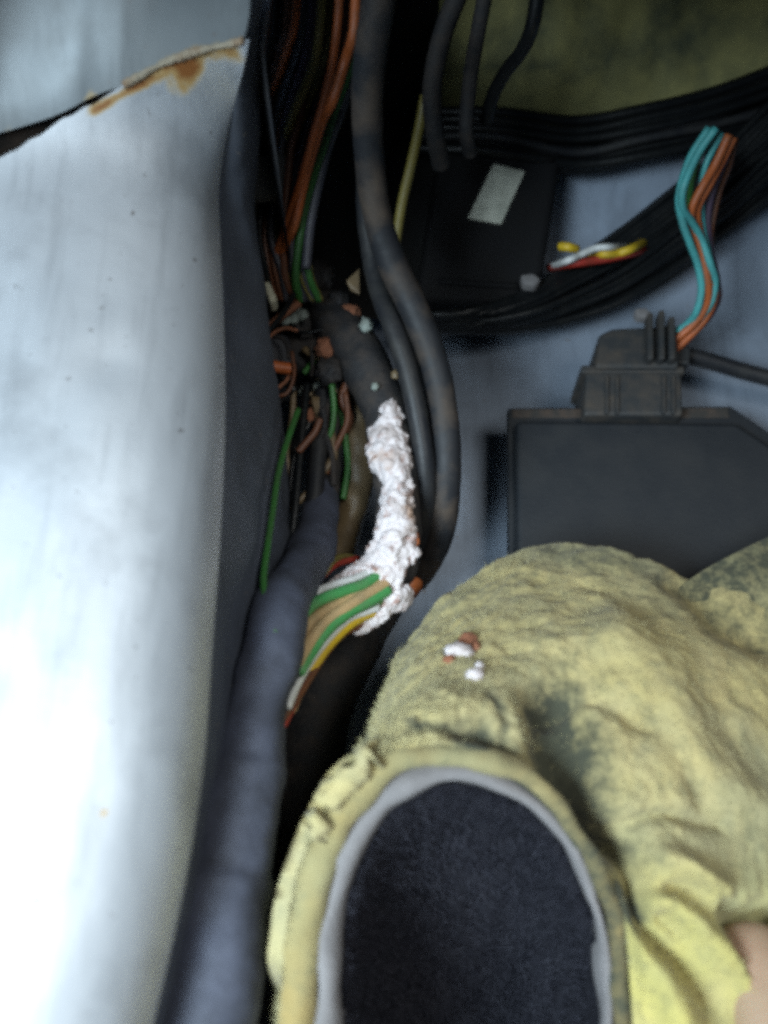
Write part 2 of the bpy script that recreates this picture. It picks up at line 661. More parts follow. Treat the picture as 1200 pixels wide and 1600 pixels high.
# ------------------------------------------------------------------ black lining of the footwell side, behind the looms
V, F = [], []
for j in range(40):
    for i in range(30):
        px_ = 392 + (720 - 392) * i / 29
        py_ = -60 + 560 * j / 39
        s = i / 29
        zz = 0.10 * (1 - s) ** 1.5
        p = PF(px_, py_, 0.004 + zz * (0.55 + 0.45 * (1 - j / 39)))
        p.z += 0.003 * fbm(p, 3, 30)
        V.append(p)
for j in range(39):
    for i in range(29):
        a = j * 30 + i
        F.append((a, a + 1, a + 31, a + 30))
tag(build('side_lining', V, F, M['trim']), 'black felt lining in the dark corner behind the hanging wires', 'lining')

# unseen dashboard underside, added and shaped to shade the toe board
V, F = [], []
for j in range(13):
    for i in range(21):
        t = j / 12
        x = -0.028 + 0.44 * i / 20
        V.append((x, 0.014 + 0.256 * t, 0.222 - 0.036 * t + 0.05 * (1 - t) ** 8))
for j in range(12):
    for i in range(20):
        a = j * 21 + i
        F.append((a, a + 1, a + 22, a + 21))
da = tag(build('dashboard_shade', V, F, M['module']), 'unseen black dashboard underside added to shade the bulkhead', 'dashboard')
da.modifiers.new('thick', 'SOLIDIFY').thickness = 0.003

# insulation blanket on the bulkhead
V, F = [], []
nx, ny = 90, 60
for j in range(ny + 1):
    for i in range(nx + 1):
        x = 0.02 + 0.26 * i / nx
        t = j / ny
        y = 0.163 + 0.12 * t + 0.004 * math.sin(x * 30)
        p = Vector((x, y, floor_z(y) + 0.018))
        d = 0.017 * fbm(p, 4, 26) + 0.007 * math.sin(x * 34 + 6 * t)
        p += Vector((0, -0.86, 0.5)) * d
        if j == 0:
            p = Vector((x, y, floor_z(y) - 0.004))
        V.append(p)
for j in range(ny):
    for i in range(nx):
        a = j * (nx + 1) + i
        F.append((a, a + 1, a + nx + 2, a + nx + 1))
tag(build('insulation_blanket', V, F, M['insul']), 'lumpy olive insulation blanket on the bulkhead behind the cables', 'insulation')

# ------------------------------------------------------------------ square black box with a paper label
tb = [PF(690, 205, .028), PF(880, 235, .028), PF(842, 480, .028), PF(650, 470, .028)]
def on_plane(px_, py_, p0, nn):
    d = ray(px_, py_)
    return CAM + d * ((p0 - CAM).dot(nn) / d.dot(nn))


nn_ = (tb[1] - tb[0]).cross(tb[3] - tb[0]).normalized()
tb[2] = on_plane(842, 478, tb[0], nn_)
n_ = (tb[1] - tb[0]).cross(tb[3] - tb[0]).normalized()
if n_.z > 0:
    n_ = -n_
box = thing('relay_box', 'matt black box carrying a worn pale paper label', 'box', PF(760, 480, 0))
beveled_box('housing', tb, 0.024, M['boxblack'], box, bev=0.003, down=n_)


q = [on_plane(a, b, tb[0] - n_ * 0.0008, n_) for a, b in ((771, 256), (820, 268), (783, 350), (731, 341))]
st = beveled_box('paper_label', q, 0.0006, M['sticker'], box, bev=0, down=n_)
# moulded rib frame on the lid
for a, b in (((700, 225), (865, 250)), ((685, 440), (815, 448))):
    p0, p1 = on_plane(*a, tb[0] - n_ * .0005, n_), on_plane(*b, tb[0] - n_ * .0005, n_)
    tube('rib', [p0, p0.lerp(p1, .5), p1], 0.0012, M['boxblack'], box, n=8, ns=8)

# ------------------------------------------------------------------ control unit lying on the floor
cu = thing('control_unit', 'flat satin black control unit lying on the silver floor', 'control unit', P(1000, 760, 0))
zt = 0.030
beveled_box('housing', [P(806, 656, zt), P(1150, 660, zt), P(1212, 700, zt), P(1240, 960, zt), P(808, 960, zt)], 0.029, M['module'], cu, bev=0.0018)
beveled_box('flange', [P(793, 637, .0255), P(1142, 634, .0255), P(1207, 678, .0255), P(1236, 974, .0255), P(795, 974, .0255)], 0.004, M['module'], cu, bev=0.0008)
beveled_box('dusty_ledge', [P(800, 639, .0262), P(1138, 636, .0262), P(1140, 652, .0262), P(800, 652, .0262)], 0.0012, M['ledge'], cu, bev=0.0003, seg=1)
# plug in its far side
pl = thing('connector_plug', 'grey black ribbed cable plug pushed into the control unit', 'plug', PF(985, 640, 0))
z1 = 0.033
beveled_box('shell', [P(916, 572, z1), P(1064, 574, z1), P(1068, 648, z1), P(912, 648, z1)], 0.022, M['conn'], pl, bev=0.0012)
z2 = 0.036
beveled_box('rear_cover', [P(936, 522, z2), P(958, 512, z2), P(1058, 508, z2), P(1062, 574, z2), P(930, 574, z2)], 0.022, M['conn'], pl, bev=0.0014)
for a in (946, 962, 1035, 1050):
    beveled_box('rib', [P(a, 586, z1 + .0012), P(a + 6, 586, z1 + .0012), P(a + 6, 645, z1 + .0012), P(a, 645, z1 + .0012)], 0.0018, M['conn'], pl, bev=0.0003, seg=1)
for a, t in ((1012, 488), (1030, 484), (1046, 494)):
    beveled_box('latch', [P(a, t, z2 + .004), P(a + 9, t, z2 + .004), P(a + 10, 560, z2 + .004), P(a, 560, z2 + .004)], 0.006, M['conn'], pl, bev=0.0006, seg=2)
beveled_box('collar', [P(908, 570, z1 + .001), P(1070, 572, z1 + .001), P(1070, 582, z1 + .001), P(908, 582, z1 + .001)], 0.022, M['conn'], pl, bev=0.0006, seg=2)
beveled_box('cable_exit', [P(1052, 536, .030), P(1080, 542, .030), P(1078, 568, .030), P(1052, 568, .030)], 0.012, M['conn'], pl, bev=0.001)

tag(tube('sheathed_cable', px3([(1062, 552, .022), (1110, 565, .020), (1160, 580, .018), (1215, 594, .017), (1300, 612, .016)]), 0.0031, M['black'], n=40, ns=12),
    'short black sheathed cable leaving the plug across the silver floor', 'cable')

# ------------------------------------------------------------------ teal and orange wires into the plug
tw = thing('wire_bunch', 'bunch of teal and orange wires curving down to the plug', 'wires', PF(1090, 450, 0))
wz = [.075, .070, .064, .060, .056, .052, .048, .044, .042, .040, .038]


def wire_px(name, pts, z0, z1, r, mat, parent=None, **kw):
    n = len(pts)
    return tube(name, [P(x, y, z0 + (z1 - z0) * i / (n - 1)) for i, (x, y) in enumerate(pts)], r, mat, parent, n=kw.pop('n', 60), ns=kw.pop('ns', 10), **kw)


wire_px('wire', [(1119, 200), (1091, 240), (1069, 290), (1066, 323), (1080, 345), (1095, 372), (1110, 414), (1117, 441), (1110, 474), (1091, 498), (1056, 520)], .093, .034, .0013, M['teal'], tw)
wire_px('wire', [(1108, 200), (1078, 248), (1061, 305), (1066, 345), (1078, 380), (1090, 412), (1096, 450), (1089, 485), (1075, 505), (1050, 522)], .090, .032, .0013, M['teal'], tw)
wire_px('wire', [(1128, 208), (1104, 254), (1096, 290), (1096, 320), (1098, 356), (1108, 400), (1114, 440), (1107, 478), (1088, 504), (1052, 528)], .088, .031, .0011, M['teal'], tw)
wire_px('wire', [(1139, 210), (1119, 254), (1100, 287), (1081, 326), (1083, 356), (1096, 397), (1106, 441), (1104, 474), (1085, 505), (1050, 535)], .092, .033, .0014, M['orange'], tw)
wire_px('wire', [(1147, 214), (1127, 254), (1108, 290), (1090, 326), (1093, 360), (1106, 405), (1116, 446), (1114, 474), (1096, 506), (1054, 548)], .090, .031, .0013, M['orange'], tw)
wire_px('wire', [(1141, 222), (1132, 252), (1113, 300), (1106, 340), (1108, 380), (1117, 420), (1121, 450), (1112, 490), (1060, 545)], .086, .028, .0012, M['purple'], tw)
wire_px('wire', [(1150, 220), (1138, 262), (1124, 300), (1111, 360), (1113, 400), (1122, 440), (1118, 480), (1060, 548)], .084, .026, .0010, M['brownw'], tw)
wire_px('wire', [(1112, 205), (1090, 250), (1080, 290), (1078, 330), (1090, 380), (1100, 430), (1095, 480), (1054, 530)], .082, .026, .0011, M['dgreen'], tw)

# ------------------------------------------------------------------ black loom sweeping across the floor
bl = thing('black_wire_loom', 'sweeping loom of many black wires laid across the floor behind the plug', 'wires', PF(900, 480, 0))
rr = random.Random(3)
for k in range(40):
    t = k / 39
    off = rr.uniform(-6, 6)
    h = 0.006 + 0.016 * rr.random() * (1 - abs(t - .5)) + 0.008 * t
    pts = [(640, 508 - 14 * t, .022 + .012 * t), (740, 517 - 34 * t + off * .4, .026 + .010 * t), (830, 512 - 62 * t + off, h + .008), (900, 500 - 96 * t + off, h + .005), (975, 474 - 118 * t + off * .5, h + .006),
           (1060, 422 - 128 * t - off, h + .008), (1140, 362 - 140 * t + off, h + .010), (1215, 306 - 150 * t - off, h + .012), (1300, 256 - 160 * t, h + .012)]
    tube('wire', pf3(pts), rr.choice([.0011, .0013, .0015, .0018]), M['blackwire'], bl, n=56, ns=8)

# black cable run along the foot of the bulkhead
bc = thing('bulkhead_loom', 'dark bundle of cables running along the foot of the insulation blanket', 'wires', PF(950, 215, 0))
for k in range(22):
    t = k / 21
    off = rr.uniform(-6, 6)
    h = .006 + .014 * rr.random()
    pts = [(640, 236 - 60 * t, h + .01), (780, 246 - 70 * t + off, h + .014), (900, 262 - 74 * t - off, h + .006), (1010, 252 - 82 * t + off, h + .008), (1120, 226 - 84 * t, h + .008), (1240, 194 - 98 * t - off, h + .008)]
    tube('wire', pf3(pts), rr.choice([.0014, .0018, .0022, .0026]), M['blackwire'] if k % 4 else M['black'], bc, n=48, ns=8)

# short coloured wires
for pts, mat, r, lab, h in (
        ([(858, 418), (892, 412), (935, 406), (985, 396), (1020, 388)], 'red', .0016, 'short red wire beside a white one above the black loom', .037),
        ([(863, 416), (885, 408), (905, 399), (930, 388), (955, 386), (985, 386)], 'white', .0013, 'thin white wire lying over a red wire on the black loom', .042),
        ([(918, 398), (940, 397), (965, 396), (990, 387), (1014, 374)], 'yellow', .0016, 'bright yellow wire end above the black loom', .039)):
    tag(tube('loose_wire', [PF(x, y, h * (1 if 0 < i < len(pts) - 1 else .55)) for i, (x, y) in enumerate(pts)], r, M[mat], n=40, ns=10), lab, 'wire', 'coloured wires above the black loom')
tag(tube('wire_stub', [PF(876, 385, .036), PF(888, 386, .038), PF(901, 389, .036)], .0017, M['yellow'], n=12, ns=10), 'tiny yellow wire stub next to the black box', 'wire')
for (x, y), lab, sz in (((830, 434), 'small dull white clip below the labelled box', 15), ((1006, 486), 'small pale clip on the floor behind the plug', 13)):
    c = [PF(x + dx * sz, y + dy * sz, .036 if x < 900 else .024) for dx, dy in ((-1.1, -.4), (.3, -.55), (1.1, .1), (.5, .7), (-.8, .55))]
    tag(beveled_box('plastic_clip', c, .005, M['backing'], None, bev=.0012), lab, 'clip')

# thin dark loop in front of the blanket
tag(wire_px('thin_cable', [(842, -20), (832, 40), (815, 80), (790, 112), (770, 150), (760, 190)], .135, .09, .0022, M['blackwire']), 'thin black cable hanging in front of the olive insulation', 'cable')
tag(wire_px('thin_cable', [(664, 150), (655, 200), (642, 260), (628, 320), (618, 380)], .10, .075, .0017, M['olive']), 'thin olive tube beside the thick black cable', 'cable')
tag(wire_px('thin_cable', [(720, -20), (690, 60), (675, 140), (680, 210), (690, 260)], .13, .085, .0030, M['tape']), 'black cable dropping behind the labelled black box', 'cable')
tag(wire_px('thin_cable', [(760, -20), (745, 60), (735, 120), (728, 200), (735, 240)], .13, .085, .0024, M['tape']), 'slim dull black cable dropping towards the labelled box', 'cable')

# ------------------------------------------------------------------ orange and dark wires down the side
ob = thing('side_loom', 'loom of orange, olive and dark wires hanging down beside the pillar', 'wires', P(445, 460, 0.05))
side = [([(557, -30), (553, 50), (540, 93), (520, 157), (503, 190), (487, 240), (473, 293), (460, 350), (444, 385), (437, 415), (452, 460)], 'orange', .0015, .145),
        ([(532, -30), (527, 40), (520, 95), (508, 150), (492, 205), (478, 255), (465, 300), (450, 345), (436, 385), (428, 415), (445, 462)], 'orange', .0013, .143),
        ([(543, -30), (538, 60), (528, 110), (512, 165), (497, 215), (480, 270), (464, 330), (452, 372), (446, 410), (457, 455)], 'brownw', .0014, .138),
        ([(466, -30), (460, 40), (447, 83), (435, 120), (423, 150), (412, 190), (405, 230), (402, 300), (408, 360)], 'orange', .0012, .142),
        ([(455, -30), (447, 50), (434, 95), (420, 140), (408, 185), (402, 240)], 'brownw', .0013, .138),
        ([(505, -30), (498, 60), (487, 110), (463, 167), (452, 200), (443, 230), (436, 290), (440, 350)], 'olive', .0014, .140),
        ([(515, -30), (510, 60), (497, 120), (476, 175), (462, 215), (452, 260), (445, 310)], 'olive', .0012, .136),
        ([(478, -30), (474, 50), (460, 100), (443, 150), (430, 200), (420, 250), (418, 320)], 'greyw', .0016, .138),
        ([(490, -30), (486, 50), (472, 110), (455, 160), (440, 210), (430, 260), (425, 330)], 'purple', .0015, .139),
        ([(500, -30), (495, 40), (480, 120), (465, 180), (450, 240), (440, 300)], 'greyw', .0014, .134),
        ([(520, -30), (516, 50), (505, 120), (488, 180), (470, 240), (458, 290), (450, 340)], 'purple', .0014, .133),
        ([(575, -30), (566, 70), (552, 120), (530, 180), (512, 230), (497, 290), (485, 350), (478, 420)], 'greyw', .0016, .130),
        ([(570, -30), (560, 60), (547, 105), (525, 165), (508, 220), (490, 275), (476, 330), (466, 390), (462, 440), (470, 470)], 'dgreen', .0014, .134),
        ([(440, -30), (430, 60), (418, 120), (408, 170)], 'greyw', .0015, .136)]
for k in range(26):
    bx_ = rr.uniform(425, 585)
    o_ = rr.uniform(-5, 5)
    f_ = (bx_ - 425) / 160
    e_ = 400 + 85 * f_
    side.append(([(bx_, -30), (bx_ - 6 + o_, 50), (bx_ - 20 - o_, 110), (bx_ - (bx_ - e_) * .5, 170 + o_), (bx_ - (bx_ - e_) * .75, 230), (e_ + 4 + o_, 300), (e_ + o_, 370), (e_ + 15 * (1 - f_) - o_, 430), (e_ + 20, 470)],
                 rr.choice(['greyw', 'purple', 'brownw', 'olive', 'greyw', 'blackwire', 'brownw', 'dgreen']), rr.choice([.0008, .0010, .0012]), rr.uniform(.122, .136)))
for pts, m_, r, z0 in side:
    wire_px('wire', pts, z0, .07 if len(pts) > 8 else .082, r, M[m_], ob, n=70)
wire_px('wire', [(462, 395), (470, 420), (466, 445), (458, 462)], .074, .066, .0018, M['green'], ob, n=24)
# tape band holding the loom
beveled_box('cable_clip', [P(394, 238, .118), P(446, 236, .112), P(440, 300, .104), P(396, 306, .108)], .004, M['conn'], ob, bev=.0012)

# ------------------------------------------------------------------ thick black cables
tag(tube('thick_cable', px3([(598, -40, .165), (582, 60, .150), (574, 150, .135), (577, 250, .118), (590, 340, .104), (612, 410, .094), (645, 480, .086), (676, 560, .078), (693, 650, .070),
                            (698, 740, .062), (690, 820, .050), (672, 870, .036), (650, 905, .022)]), [.0042] * 5 + [.0045] * 8, M['grimycable'], n=110, ns=18, rough=.05),
    'thick dusty black cable bowing past the white corrosion to the floor', 'cable')
tag(tube('slim_cable', px3([(572, 250, .095), (572, 330, .088), (582, 410, .082), (594, 460, .081), (613, 508, .082), (634, 570, .079), (652, 650, .073), (664, 730, .066), (664, 800, .055), (655, 855, .040), (640, 895, .024)]),
         .0031, M['black'], n=80, ns=16, rough=.05),
    'slim black cable running inside the curve of the thick one', 'cable')
tag(tube('slim_cable', px3([(600, 470, .060), (640, 560, .062), (668, 650, .056), (678, 740, .048), (672, 810, .036), (655, 870, .02)]),
         .0030, M['blackwire'], n=70, ns=14, rough=.05),
    'glossy black cable half hidden beneath the thick and slim cables', 'cable')

# ------------------------------------------------------------------ the corroded main loom
ml = thing('corroded_loom', 'taped wiring loom with burst white corrosion and bare coloured wires', 'wiring loom', P(600, 900, 0.0))
tube('tape_sleeve', px3([(500, 470, .058), (535, 520, .062), (572, 575, .064), (600, 640, .065), (614, 710, .065), (620, 780, .064), (620, 840, .062), (606, 890, .058), (590, 925, .052)]),
     [.0060, .0078, .0082, .0074, .0066, .0064, .0070, .0075, .0055], M['tape'], ml, n=110, ns=22, rough=.16, seed=2)
fan = [([(600, 880), (560, 902), (520, 915), (492, 928), (470, 948), (452, 985)], 'white', .0014, .064, .090),
       ([(600, 893), (570, 912), (535, 924), (500, 938), (475, 958), (452, 1000)], 'green', .0018, .066, .092),
       ([(602, 905), (568, 925), (532, 942), (500, 960), (475, 984), (450, 1025)], 'beige', .0018, .066, .090),
       ([(604, 912), (575, 928), (545, 947), (512, 970), (490, 994), (462, 1040)], 'beige', .0019, .067, .090),
       ([(595, 900), (560, 922), (520, 940), (494, 962), (472, 990), (452, 1020)], 'dgreen', .0014, .062, .086),
       ([(606, 922), (575, 940), (545, 956), (517, 978), (494, 1005), (466, 1050)], 'green', .0020, .067, .089),
       ([(610, 932), (585, 944), (560, 952), (535, 966), (505, 995), (470, 1045)], 'dgreen', .0014, .063, .084),
       ([(590, 948), (566, 958), (543, 968), (517, 992), (496, 1017), (478, 1043), (462, 1072), (448, 1105)], 'white', .0014, .0665, .088),
       ([(580, 956), (566, 961), (548, 971), (526, 990), (500, 1020), (470, 1070)], 'yellow', .0022, .0655, .078),
       ([(592, 968), (560, 978), (532, 992), (508, 1020), (488, 1050), (466, 1085), (436, 1130)], 'brownw', .0014, .060, .086),
       ([(588, 962), (562, 974), (538, 988), (512, 1012), (490, 1042), (474, 1068), (455, 1110)], 'beige', .0014, .061, .080),
       ([(580, 948), (550, 972), (525, 1000), (500, 1030), (480, 1062), (462, 1096), (436, 1145)], 'red', .0011, .058, .084),
       ([(560, 872), (530, 880), (514, 890), (500, 905), (482, 926), (460, 960)], 'red', .0011, .056, .084),
       ([(555, 872), (535, 870), (519, 878), (510, 890), (492, 912), (465, 950)], 'olive', .0012, .054, .082)]
for pts, m_, r, z0, z1_ in fan:
    wire_px('wire', pts, z0, z1_, r * .88, M[m_], ml, n=40, ns=12)


def crust():
    """salt-like growth: lumps along the loom fused by a voxel remesh"""
    rg = random.Random(11)
    bm = bmesh.new()
    path = cr([(609, 634, .0685, 12), (607, 662, .0695, 23), (604, 695, .0700, 30), (611, 725, .0695, 29), (622, 755, .0690, 20), (620, 790, .0690, 23),
               (618, 830, .0680, 29), (613, 865, .0665, 38), (599, 895, .0645, 40), (610, 925, .0625, 30), (614, 945, .0600, 19)], 90)
    arms = [cr([(585, 885, .067, 24), (560, 895, .066, 14), (540, 903, .065, 9), (520, 914, .0635, 6)], 20),
            cr([(612, 930, .064, 17), (600, 952, .064, 13), (582, 970, .063, 10), (558, 984, .062, 7)], 24),
            cr([(622, 925, .060, 16), (631, 942, .059, 10)], 8),
            cr([(628, 860, .066, 20), (634, 880, .064, 14)], 8)]
    blobs = []
    for (x, y, z, r) in path:
        for _ in range(34):
            a = rg.uniform(0, 2 * math.pi)
            q = rg.uniform(0.0, 1.0) ** 0.5
            blobs.append((x + math.cos(a) * r * q, y + math.sin(a) * 6, z + .0030 - 0.0038 * q * q + rg.uniform(-.0010, .0014), rg.uniform(.0008, .0020)))
    for arm in arms:
        for (x, y, z, r) in arm:
            for _ in range(10):
                a = rg.uniform(0, 2 * math.pi)
                q = rg.random() ** 0.5
                blobs.append((x + math.cos(a) * r * q, y + math.sin(a) * r * q * .7, z + .0012 - .002 * q * q + rg.uniform(-.0005, .0008), rg.uniform(.0007, .0016)))
    for x, y, z, r in blobs:
        if noise.noise(P(x, y, z) * 210) > .22 and (x > 612 or y < 700):
            continue
        if 742 < y < 766 and x > 600 and rg.random() < .75:
            continue
        if 655 < y < 680 and x > 620 and rg.random() < .5:
            continue
        g = bmesh.ops.create_icosphere(bm, subdivisions=1, radius=r, matrix=Matrix.Translation(P(x, y, z)))
    me = bpy.data.meshes.new('tmp')
    bm.to_mesh(me)
    bm.free()
    o = bpy.data.objects.new('tmp', me)
    COL.objects.link(o)
    md = o.modifiers.new('r', 'REMESH')
    md.mode = 'VOXEL'
    md.voxel_size = 0.00042
    sm = o.modifiers.new('s', 'SMOOTH')
    sm.factor = 0.5
    sm.iterations = 3
    dg = bpy.context.evaluated_depsgraph_get()
    ev = o.evaluated_get(dg).to_mesh()
    V = [v.co.copy() for v in ev.vertices]
    F = [tuple(p.vertices) for p in ev.polygons]
    bpy.data.objects.remove(o)
    V = [p + Vector((noise.noise(p * 900), noise.noise(p * 900 + Vector((5, 0, 0))), noise.noise(p * 900 + Vector((0, 9, 0))))) * .0003 for p in V]
    return build('corrosion_crust', V, F, M['crust'], ml, label='thick bubbly white corrosion crust')


crust()


def lump(name, c, r, mat, parent=None, seed=0, sq=(1, 1, 1), sub=3, amp=1.0, freq=2.4):
    bm = bmesh.new()
    bmesh.ops.create_icosphere(bm, subdivisions=sub, radius=1)
    V = []
    for v in bm.verts:
        n = v.co.normalized()
        k = 1 + amp * fbm(n * freq + Vector((seed * 3.3, seed, 0)), 3, 1.6)
        V.append(Vector(c) + Vector((n.x * sq[0], n.y * sq[1], n.z * sq[2])) * r * k)
    bm.verts.index_update()
    F = [tuple(v.index for v in f.verts) for f in bm.faces]
    bm.free()
    return build(name, V, F, mat, parent)


# orange seal at the end of the cables
os_ = thing('orange_seal', 'small round orange seal at the foot of the corroded loom', 'seal', P(641, 917, .040))
tube('plug_body', [P(628, 908, .044), P(636, 914, .046), P(645, 919, .047)], [.0030, .0034, .0031], M['copper'], os_, n=14, ns=18)
tube('rim', [P(643, 918, .0465), P(648, 921, .047)], [.0036, .0034], M['copper'], os_, n=5, ns=18)
for x, y, s in ((642, 815, 1), (648, 842, 2)):
    lump('rust_flake', P(x, y, .066), .0019, M['copper'], ml, seed=s, sq=(.6, 1.5, .6))

# ------------------------------------------------------------------ corroded connector in the corner
cc = thing('corroded_connector', 'dirty dark connector with greenish white corroded terminals beside the pillar', 'connector', P(480, 540, .03))
beveled_box('body', [P(452, 462, .062), P(520, 448, .062), P(545, 520, .060), P(500, 600, .056), P(445, 560, .058)], .020, M['tape'], cc, bev=.003)
beveled_box('side_block', [P(402, 516, .066), P(452, 520, .064), P(458, 590, .058), P(412, 588, .060)], .016, M['under'], cc, bev=.002)
for i, (x, y, r, m_) in enumerate(((447, 500, .0022, 'verdigris'), (462, 482, .0020, 'verdigris'), (474, 492, .0020, 'verdigris'), (460, 498, .0022, 'verdigris'), (572, 508, .0026, 'verdigris'),
                                   (474, 612, .0018, 'verdigris'), (496, 604, .0019, 'verdigris'), (500, 618, .0020, 'tan'), (520, 505, .0030, 'rustlump'), (508, 545, .0032, 'rustlump'),
                                   (548, 490, .0030, 'rustlump'), (484, 650, .0024, 'rustlump'), (586, 604, .0014, 'verdigris'), (618, 585, .0013, 'tan'), (530, 470, .0030, 'tape'), (500, 430, .0045, 'tape'), (515, 580, .004, 'tape'))):
    zz = .066 if y < 600 else .060
    if 560 < x:
        zz = .073
    r *= .8 if m_ == 'verdigris' else 1
    lump('terminal' if m_ == 'verdigris' else 'grime_lump', P(x, y, zz), r, M[m_], cc, seed=i, sq=(1, 1.2, .8))
rg_ = random.Random(21)
for k in range(22):
    x, y = rg_.uniform(415, 560), rg_.uniform(470, 640)
    a = rg_.uniform(0, 6.28)
    L = rg_.uniform(18, 48)
    z = .066 - .00004 * (y - 470) + rg_.uniform(0, .006) + (.006 if x < 450 else 0)
    c_, s_ = math.cos(a) * L, math.sin(a) * L
    bx_, by_ = rg_.uniform(-14, 14), rg_.uniform(-14, 14)
    wire_px('strand', [(x - c_, y - s_), (x - c_ * .4 + bx_, y - s_ * .4 + by_), (x + c_ * .4 + bx_, y + s_ * .4 + by_), (x + c_, y + s_)], z - .004, z - .002, rg_.choice([.0006, .0009, .0013]),
            M[rg_.choice(['brownw', 'blackwire', 'tape', 'tan', 'dgreen', 'tape', 'rustlump'])], cc, n=18, ns=7)
for k in range(12):
    x, y = rg_.uniform(455, 545), rg_.uniform(590, 640)
    L = rg_.uniform(70, 200)
    wire_px('strand', [(x, y), (x + rg_.uniform(-12, 12), y + L * .35), (x + rg_.uniform(-26, 8), y + L * .7), (x + rg_.uniform(-36, 4), y + L)], .064 + rg_.uniform(-.004, .003), .056, rg_.choice([.0007, .0010, .0014]),
            M[rg_.choice(['brownw', 'blackwire', 'tape', 'tan', 'dgreen', 'tape', 'blackwire'])], cc, n=24, ns=7)
tag(beveled_box('cream_plug', [P(409, 440, .080), P(420, 436, .080), P(434, 466, .078), P(422, 473, .078)], .006, M['cream'], None, bev=.0012), 'small cream coloured plug under the bent orange wires', 'plug')
tag(beveled_box('tape_scrap', [P(541, 438, .078), P(562, 418, .078), P(562, 458, .076), P(548, 452, .076)], .0012, M['tan'], None, bev=.0003, seg=1), 'little tan scrap of tape above the corroded connector', 'tape')
tag(wire_px('orange_wire_end', [(396, 571), (415, 570), (435, 574), (458, 577)], .073, .068, .0019, M['orange'], n=20), 'short orange wire end crossing below the corroded connector', 'wire')
tag(tube('tan_sleeve', px3([(540, 610, .052), (556, 650, .052), (562, 700, .050), (556, 760, .046), (545, 820, .042), (530, 870, .036)]), [.0034, .0048, .0052, .0050, .0046, .0042], M['tan'], n=60, ns=16, rough=.25),
    'brownish tan cloth sleeve behind the white corrosion', 'sleeve')
for pts, z0, z1_, r, m_, lab in (
        ([(466, 640), (456, 668), (444, 705), (434, 745), (426, 800), (418, 855), (412, 905), (418, 950), (430, 990)], .076, .098, .0009, 'dgreen', 'long thin green wire hanging down the inner sill panel'),
        ([(530, 630), (536, 660), (541, 695), (544, 730), (536, 780)],   .058, .050, .0011, 'dgreen', 'short green wire beside the tan sleeve'),
        ([(500, 655), (492, 675), (478, 692), (466, 706)], .066, .064, .0011, 'brownw', 'short brown wire curling beside the long green wire'),
        ([(480, 600), (470, 700), (462, 790), (455, 850)], .064, .060, .0012, 'blackwire', 'thin black wire hanging next to the long green wire'),
        ([(505, 610), (498, 700), (490, 790), (480, 880)], .060, .056, .0028, 'black', 'dull black cable hanging between the green wires'),
        ([(520, 600), (520, 690), (512, 790), (502, 870)], .055, .050, .0032, 'tape', 'black cloth taped cable hanging between the green wires')):
    tag(wire_px('hanging_wire', pts, z0, z1_, r, M[m_], n=50), lab, 'wire')

# blue-grey taped loom clipped along the inner face of the sill
lc = cr([(508, 740, .048, .0040), (502, 800, .054, .0052), (488, 860, .066, .0064), (466, 905, .080, .0072), (440, 955, .089, .0080), (420, 1020, .092, .0086), (401, 1110, .093, .0086), (385, 1200, .093, .0086), (368, 1290, .094, .0090), (352, 1390, .094, .0096),
         (340, 1490, .095, .0098), (326, 1600, .095, .0104), (310, 1740, .095, .0108)], 120)
V, F = [], []
ns = 30
for i, (x, y, z, r) in enumerate(lc):
    c = P(x, y, z)
    c2 = P(*lc[min(i + 1, 119)][:3])
    c1 = P(*lc[max(i - 1, 0)][:3])
    t = (c2 - c1).normalized()
    u = (Vector((0, 0, 1)) - t * t.z).normalized()
    w_ = t.cross(u)
    r *= 1 + .05 * math.tanh((y - 1192) / 5) * math.exp(-max(0, y - 1192) / 90) + .06 * math.tanh((y - 1368) / 5) * math.exp(-max(0, y - 1368) / 120)
    for k in range(ns):
        an = 2 * math.pi * k / ns
        d_ = u * math.cos(an) + w_ * math.sin(an)
        q = c + d_ * r
        ov = .00025 * ((i * .06 + k / ns) % 1.0)          # overlapping turns of tape
        V.append(c + d_ * (r + ov + .0034 * fbm(q, 4, 42)))
for i in range(119):
    for k in range(ns):
        F.append((i * ns + k, i * ns + (k + 1) % ns, (i + 1) * ns + (k + 1) % ns, (i + 1) * ns + k))
F.append(tuple(range(ns)))
tag(build('taped_loom', V, F, M['bluetape']), 'blue grey tape wrapped loom running along the inner face of the sill', 'wiring loom')

# black tube added to stand in for shade in the gap beside the carpet
tag(tube('gap_shade_tube', px3([(600, 905, .012), (560, 980, .014), (520, 1060, .016), (490, 1150, .016), (474, 1260, .016), (462, 1400, .016), (455, 1560, .016), (450, 1750, .016)]), .0105, M['tape'], n=80, ns=20, rough=.08),
    'fat black tube added to darken the shaded gap along the sill', 'wiring loom')

# ------------------------------------------------------------------ folded back carpet
cp = thing('folded_carpet', 'black car carpet folded back to show its yellow foam underlay', 'carpet', P(800, 1250, 0.0))
rim = [(428, 1860, .100), (446, 1480, .104), (478, 1340, .109), (535, 1228, .113), (610, 1178, .115), (690, 1164, .115), (770, 1176, .114), (850, 1222, .111), (908, 1292, .107), (952, 1385, .102), (980, 1490, .098), (1000, 1860, .094)]
inn = [(490, 1860, .099), (499, 1480, .103), (522, 1360, .108), (570, 1265, .112), (625, 1218, .114), (695, 1200, .114), (765, 1210, .113), (835, 1248, .110), (888, 1308, .106), (928, 1392, .101), (953, 1490, .097), (972, 1860, .093)]
pil = [(528, 1860, .096), (534, 1480, .100), (550, 1370, .105), (596, 1284, .109), (645, 1242, .111), (705, 1225, .111), (766, 1233, .110), (828, 1266, .107), (876, 1320, .103), (912, 1398, .098), (936, 1490, .094), (952, 1860, .090)]
